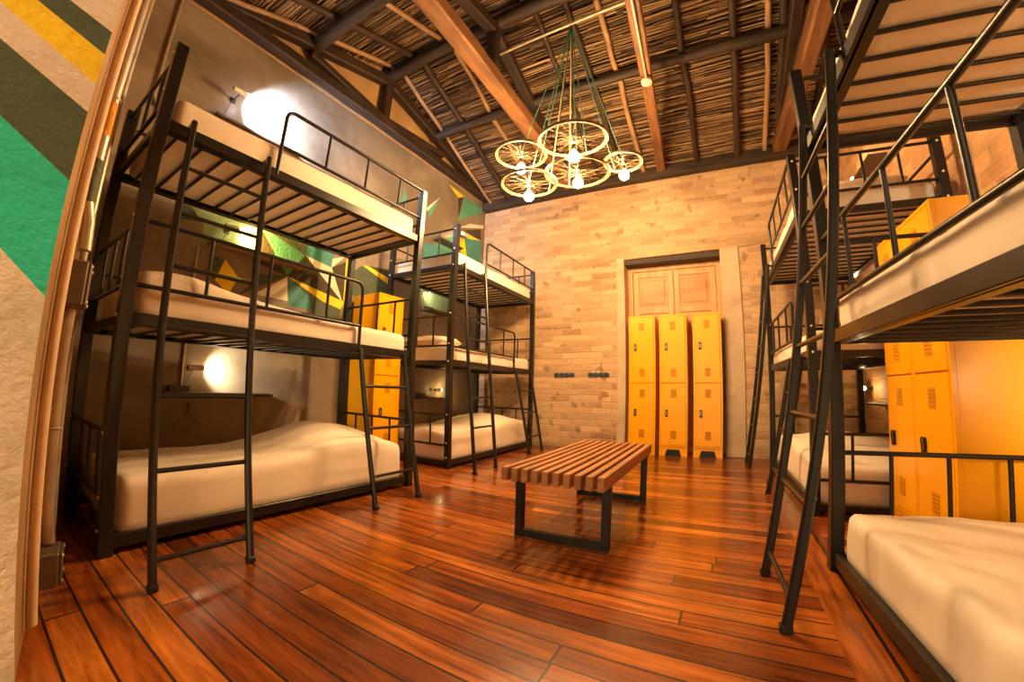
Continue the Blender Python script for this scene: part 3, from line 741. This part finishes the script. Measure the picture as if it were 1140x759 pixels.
wall_lamp((wl_, 1.20, .895), PX, PY, 'reading lamp above the shelf beside the lowest bed near the conduits', warm, 22, (1, .84, .62))
wall_lamp((wl_, 1.34, 2.10), PX, PY, 'yellow glowing reading lamp beside the middle bed near the conduits', hot, 45, (1, .62, .14))
wall_lamp((wl_, 1.17, 3.33), PX, PY, 'reading lamp throwing cool white light beside the top bed near the conduits', cool, 300, (.58, .72, 1), arm=.18)
wall_lamp((wl_, 4.25, .79), PX, PY, 'reading lamp above the shelf of the lowest left bed by the brick wall', hot, 4, (1, .7, .3))
wall_lamp((wl_, 4.69, 3.17), PX, -PY, 'reading lamp beside the top left bed by the brick wall', warm)
wall_lamp((wl_, 3.9, 2.1), PX, PY, 'reading lamp beside the middle left bed by the brick wall', warm, 4, (1, .8, .45))
def shelf(p, nrm, L, label, mt=shelf_wood, dep=.16, box=True):
    t = thing('wall_shelf', label, 'shelf', p, 0, 'small wooden bedside shelves'); n = Vector(nrm).x
    MB().box((0, 0, -.012), (n*dep, L, .012), 0, .003).build('board', mt, t)
    if box: MB().box((0, .06, .0), (n*.05, .22, .06), 0, .006).build('socket_box', shelf_grey, t)
    return t
shelf((wl_, .97, .69), PX, .88, 'dark narrow shelf beside the lowest bed near the conduits')
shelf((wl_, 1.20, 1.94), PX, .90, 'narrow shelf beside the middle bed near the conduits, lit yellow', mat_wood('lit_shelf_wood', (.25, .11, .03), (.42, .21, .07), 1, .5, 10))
shelf((wl_, 1.05, 3.11), PX, .85, 'dark narrow shelf beside the top bed near the conduits', dep=.05, box=False)
shelf((wl_, 3.88, .68), PX, .62, 'narrow shelf beside the lowest left bed by the brick wall')
shelf((wl_, 3.97, 1.86), PX, .6, 'narrow shelf beside the middle left bed by the brick wall')
shelf((wl_, 4.1, 2.92), PX, .55, 'dark narrow shelf beside the top left bed by the brick wall')
shelf((XR-.002, 4.30, .70), NXV, .62, 'narrow shelf beside the lowest right bed', mt=shelf_wood, box=False)
shelf((XR-.002, 4.1, 3.02), NXV, .5, 'dark narrow shelf beside the top right bed', mt=shelf_wood, box=False)
wr_ = XR-.002
wall_lamp((wr_, 5.19, .86), NXV, Vector((-.5, -.86, 0)), 'bright bare reading lamp beside the lowest right bed', hot, 4, arm=.075)
wall_lamp((wr_, 5.19, 2.0), NXV, Vector((-.5, -.86, 0)), 'reading lamp beside the middle right bed', warm, 4, arm=.075)
wall_lamp((wr_, 4.9, 3.16), NXV, -PY, 'small reading lamp beside the top right bed', hot, 8, arm=.075)
wall_lamp((wr_, 1.0, .9), NXV, PY, 'added lamp out of view beside the lowest bed at the right edge', warm, 48, (1, .8, .5))  # unseen lamp added to brighten the right lockers
wall_lamp((wr_, 1.0, 1.85), NXV, PY, 'added lamp out of view beside the middle bed at the right edge', warm, 34, (1, .8, .5))  # second unseen lamp, put in for more light on lockers and bedding
# clothes hanger under the low shelf
m = MB(); m.tube([(0, 0, .0), (0, 0, -.1)], .004, 6); m.tube([(0, 0, -.06), (0, 0, -.13)], .012, 8)
m.tube([(0, 0, -.13), (0, -.03, -.17), (0, -.105, -.24), (0, -.10, -.265), (0, .10, -.265), (0, .105, -.24), (0, .03, -.17), (0, 0, -.13)], .0035, 6)
o = m.build('clothes_hanger', mat_simple('brown_wire', (.13, .08, .045), .5)); o.location = (XL+.10, 1.17, .676)
tag(o, 'thin wire clothes hanger hanging under the lowest shelf on the left wall', 'hanger')
m = MB(); m.tube([(XL+.014, 1.13, .70), (XL+.014, 1.13, 1.02), (XL+.014, 1.13, 1.9)], .010)
tag(m.build('wall_conduit', pipe_metal), 'thin vertical conduit on the left wall between the two lower shelves', 'conduit')
# conduits and boxes on the near wall
dirn = (E1-E0).normalized(); nrm = Vector((-dirn.y, dirn.x, 0)); nrm = nrm if nrm.y > 0 else -nrm
def NW(u, z, d=.0): v = E0+dirn*u+nrm*d; return Vector((v.x, v.y, z))
m = MB(); m.tube([NW(.36, 4.05, .03), NW(.36, 1.86, .03)], .02, 10, 0); m.tube([NW(.36, 1.86, .03), NW(.37, 1.72, .03)], .02, 10, 1)
m.tube([NW(.37, 1.72, .03), NW(.37, 1.62, .03)], .02, 10, 0); m.tube([NW(.37, 1.62, .03), NW(.37, 1.45, .03)], .02, 10, 2)
m.tube([NW(.37, 1.45, .03), NW(.38, 1.38, .045), NW(.38, 1.27, .05)], .02, 10, 0)
m.torus(NW(.365, 1.88, .03), .022, .005, 14, 6, 0)
tag(m.build('near_wall_conduit', [pipe_metal, P_ORANGE, P_GREEN]), 'vertical metal conduit with orange and dark painted bands above the square box', 'conduit')
grey_lid = mat_simple('grey_lid', (.15, .11, .075), .5, .3)
def jbox(u, z, w_, h_, label):
    t = thing('junction_box', label, 'junction box', NW(u, z, 0)); t.rotation_euler = (0, 0, math.atan2(dirn.y, dirn.x)+PI)
    m = MB(); m.box((-w_/2, .0, -h_/2), (w_/2, .075, h_/2), 0, .006); m.build('box_body', grey_lid, t)
    m = MB(); m.box((-w_/2+.004, .075, -h_/2+.004), (w_/2-.004, .083, h_/2-.004), 0, .003)
    for a in (-1, 1):
        for b in (-1, 1): m.lathe((a*(w_/2-.016), .083, b*(h_/2-.016)), [(0, .004), (.006, .003), (.007, -.001)], 8, 1, Matrix.Rotation(-PI/2, 3, 'X'))
    m.build('box_lid', [grey_lid, chrome], t); return t
jbox(.36, 1.135, .15, .16, 'square metal junction box halfway up the near wall')
jbox(.46, .135, .14, .12, 'square metal junction box just above the floor on the near wall')
m = MB(); m.tube([NW(.42, 1.09, .04), NW(.42, 1.02, .035), NW(.47, .9, .03), NW(.5, .7, .03), NW(.5, .33, .03), NW(.5, .2, .04)], .019, 10); m.torus(NW(.5, .62, .03), .022, .005, 14, 6)
tag(m.build('near_wall_conduit', pipe_metal), 'vertical metal conduit joining the two square boxes', 'conduit')
m = MB(); m.tube([NW(1.0, 4.0, .025), NW(1.0, 1.2, .025), NW(1.0, .02, .025)], .016, 10)
tag(m.build('near_wall_conduit', pipe_metal), 'slim vertical pipe nearest the left bunk bed', 'conduit')
m = MB(); m.tube([NW(.2, 4.0, .02), NW(.2, .05, .02)], .014, 8)
tag(m.build('near_wall_conduit', cream_paint), 'thin tan pipe next to the painted wall', 'conduit')
m = MB(); m.tube([(XL+.02, .60, 4.0), (XL+.02, .60, 3.0), (XL+.02, .63, 2.93), (XL+.02, .72, 2.88), (XL+.02, 1.12, 2.86)], .011)
tag(m.build('wall_conduit', pipe_metal), 'thin conduit bending onto the left wall beside the top bed', 'conduit')
# hook racks on the brick wall
for x, lb in ((-2.16, 'dark blue iron hook rack on the brick wall nearer the left bunks'), (-1.64, 'dark blue iron hook rack on the brick wall nearer the doorway')):
    m = MB(); m.box((-.16, -.012, -.008), (.16, 0, .008))
    for k in range(4):
        c = -.12+k*.08; pts = [(c+.034*math.cos(a), -.016, .024*math.sin(a)) for a in [2*PI*i/12 for i in range(13)]]; m.tube(pts, .009, 6)
        m.tube([(c, -.012, 0), (c, -.045, -.01), (c, -.05, .015)], .005, 6)
    o = m.build('hook_rack', hook_blue); o.location = (x, YE-.004, 1.056); tag(o, lb, 'hook rack', 'iron hook racks')

# ------------------------------------------------------------------ world, camera
w = bpy.data.worlds.new('world'); sc.world = w; w.use_nodes = True
bg = w.node_tree.nodes['Background']; bg.inputs[0].default_value = (1.0, .73, .39, 1); bg.inputs[1].default_value = 1.35

cam = bpy.data.cameras.new('camera'); co = bpy.data.objects.new('camera', cam); C.objects.link(co); sc.camera = co
yaw, pitch, roll = .5103, .1181, .0245
fw = Vector((-math.sin(yaw)*math.cos(pitch), math.cos(yaw)*math.cos(pitch), math.sin(pitch)))
rt = Vector((math.cos(yaw), math.sin(yaw), 0)); up = rt.cross(fw)
c_, s_ = math.cos(roll), math.sin(roll); rt, up = c_*rt+s_*up, -s_*rt+c_*up
M = Matrix((rt, up, -fw)).transposed().to_4x4(); M.translation = (0, 0, .8426); co.matrix_world = M
cam.type = 'PANO'; cam.sensor_fit = 'HORIZONTAL'; cam.sensor_width = 36; cam.clip_start = .02; cam.clip_end = 100
cam.panorama_type = 'FISHEYE_LENS_POLYNOMIAL'; cam.fisheye_fov = 3.9
cam.fisheye_polynomial_k0 = 0
for k, v in zip('1234', (0.06916506140270125, 0.0009092409420879406, -0.00013425421829288056, 2.6720945737723203e-06)):
    setattr(cam, 'fisheye_polynomial_k'+k, -v)

sc.view_settings.view_transform = 'Standard'; sc.view_settings.look = 'None'; sc.view_settings.gamma = 1
sc.view_settings.exposure = 1.14; sc.view_settings.use_curve_mapping = False
try:
    sc.cycles.use_denoising = True; sc.cycles.max_bounces = 8; sc.cycles.diffuse_bounces = 5; sc.cycles.sample_clamp_indirect = 8
    sc.cycles.caustics_reflective = False; sc.cycles.caustics_refractive = False; sc.cycles.blur_glossy = .5
except Exception as e: print('cycles', e)
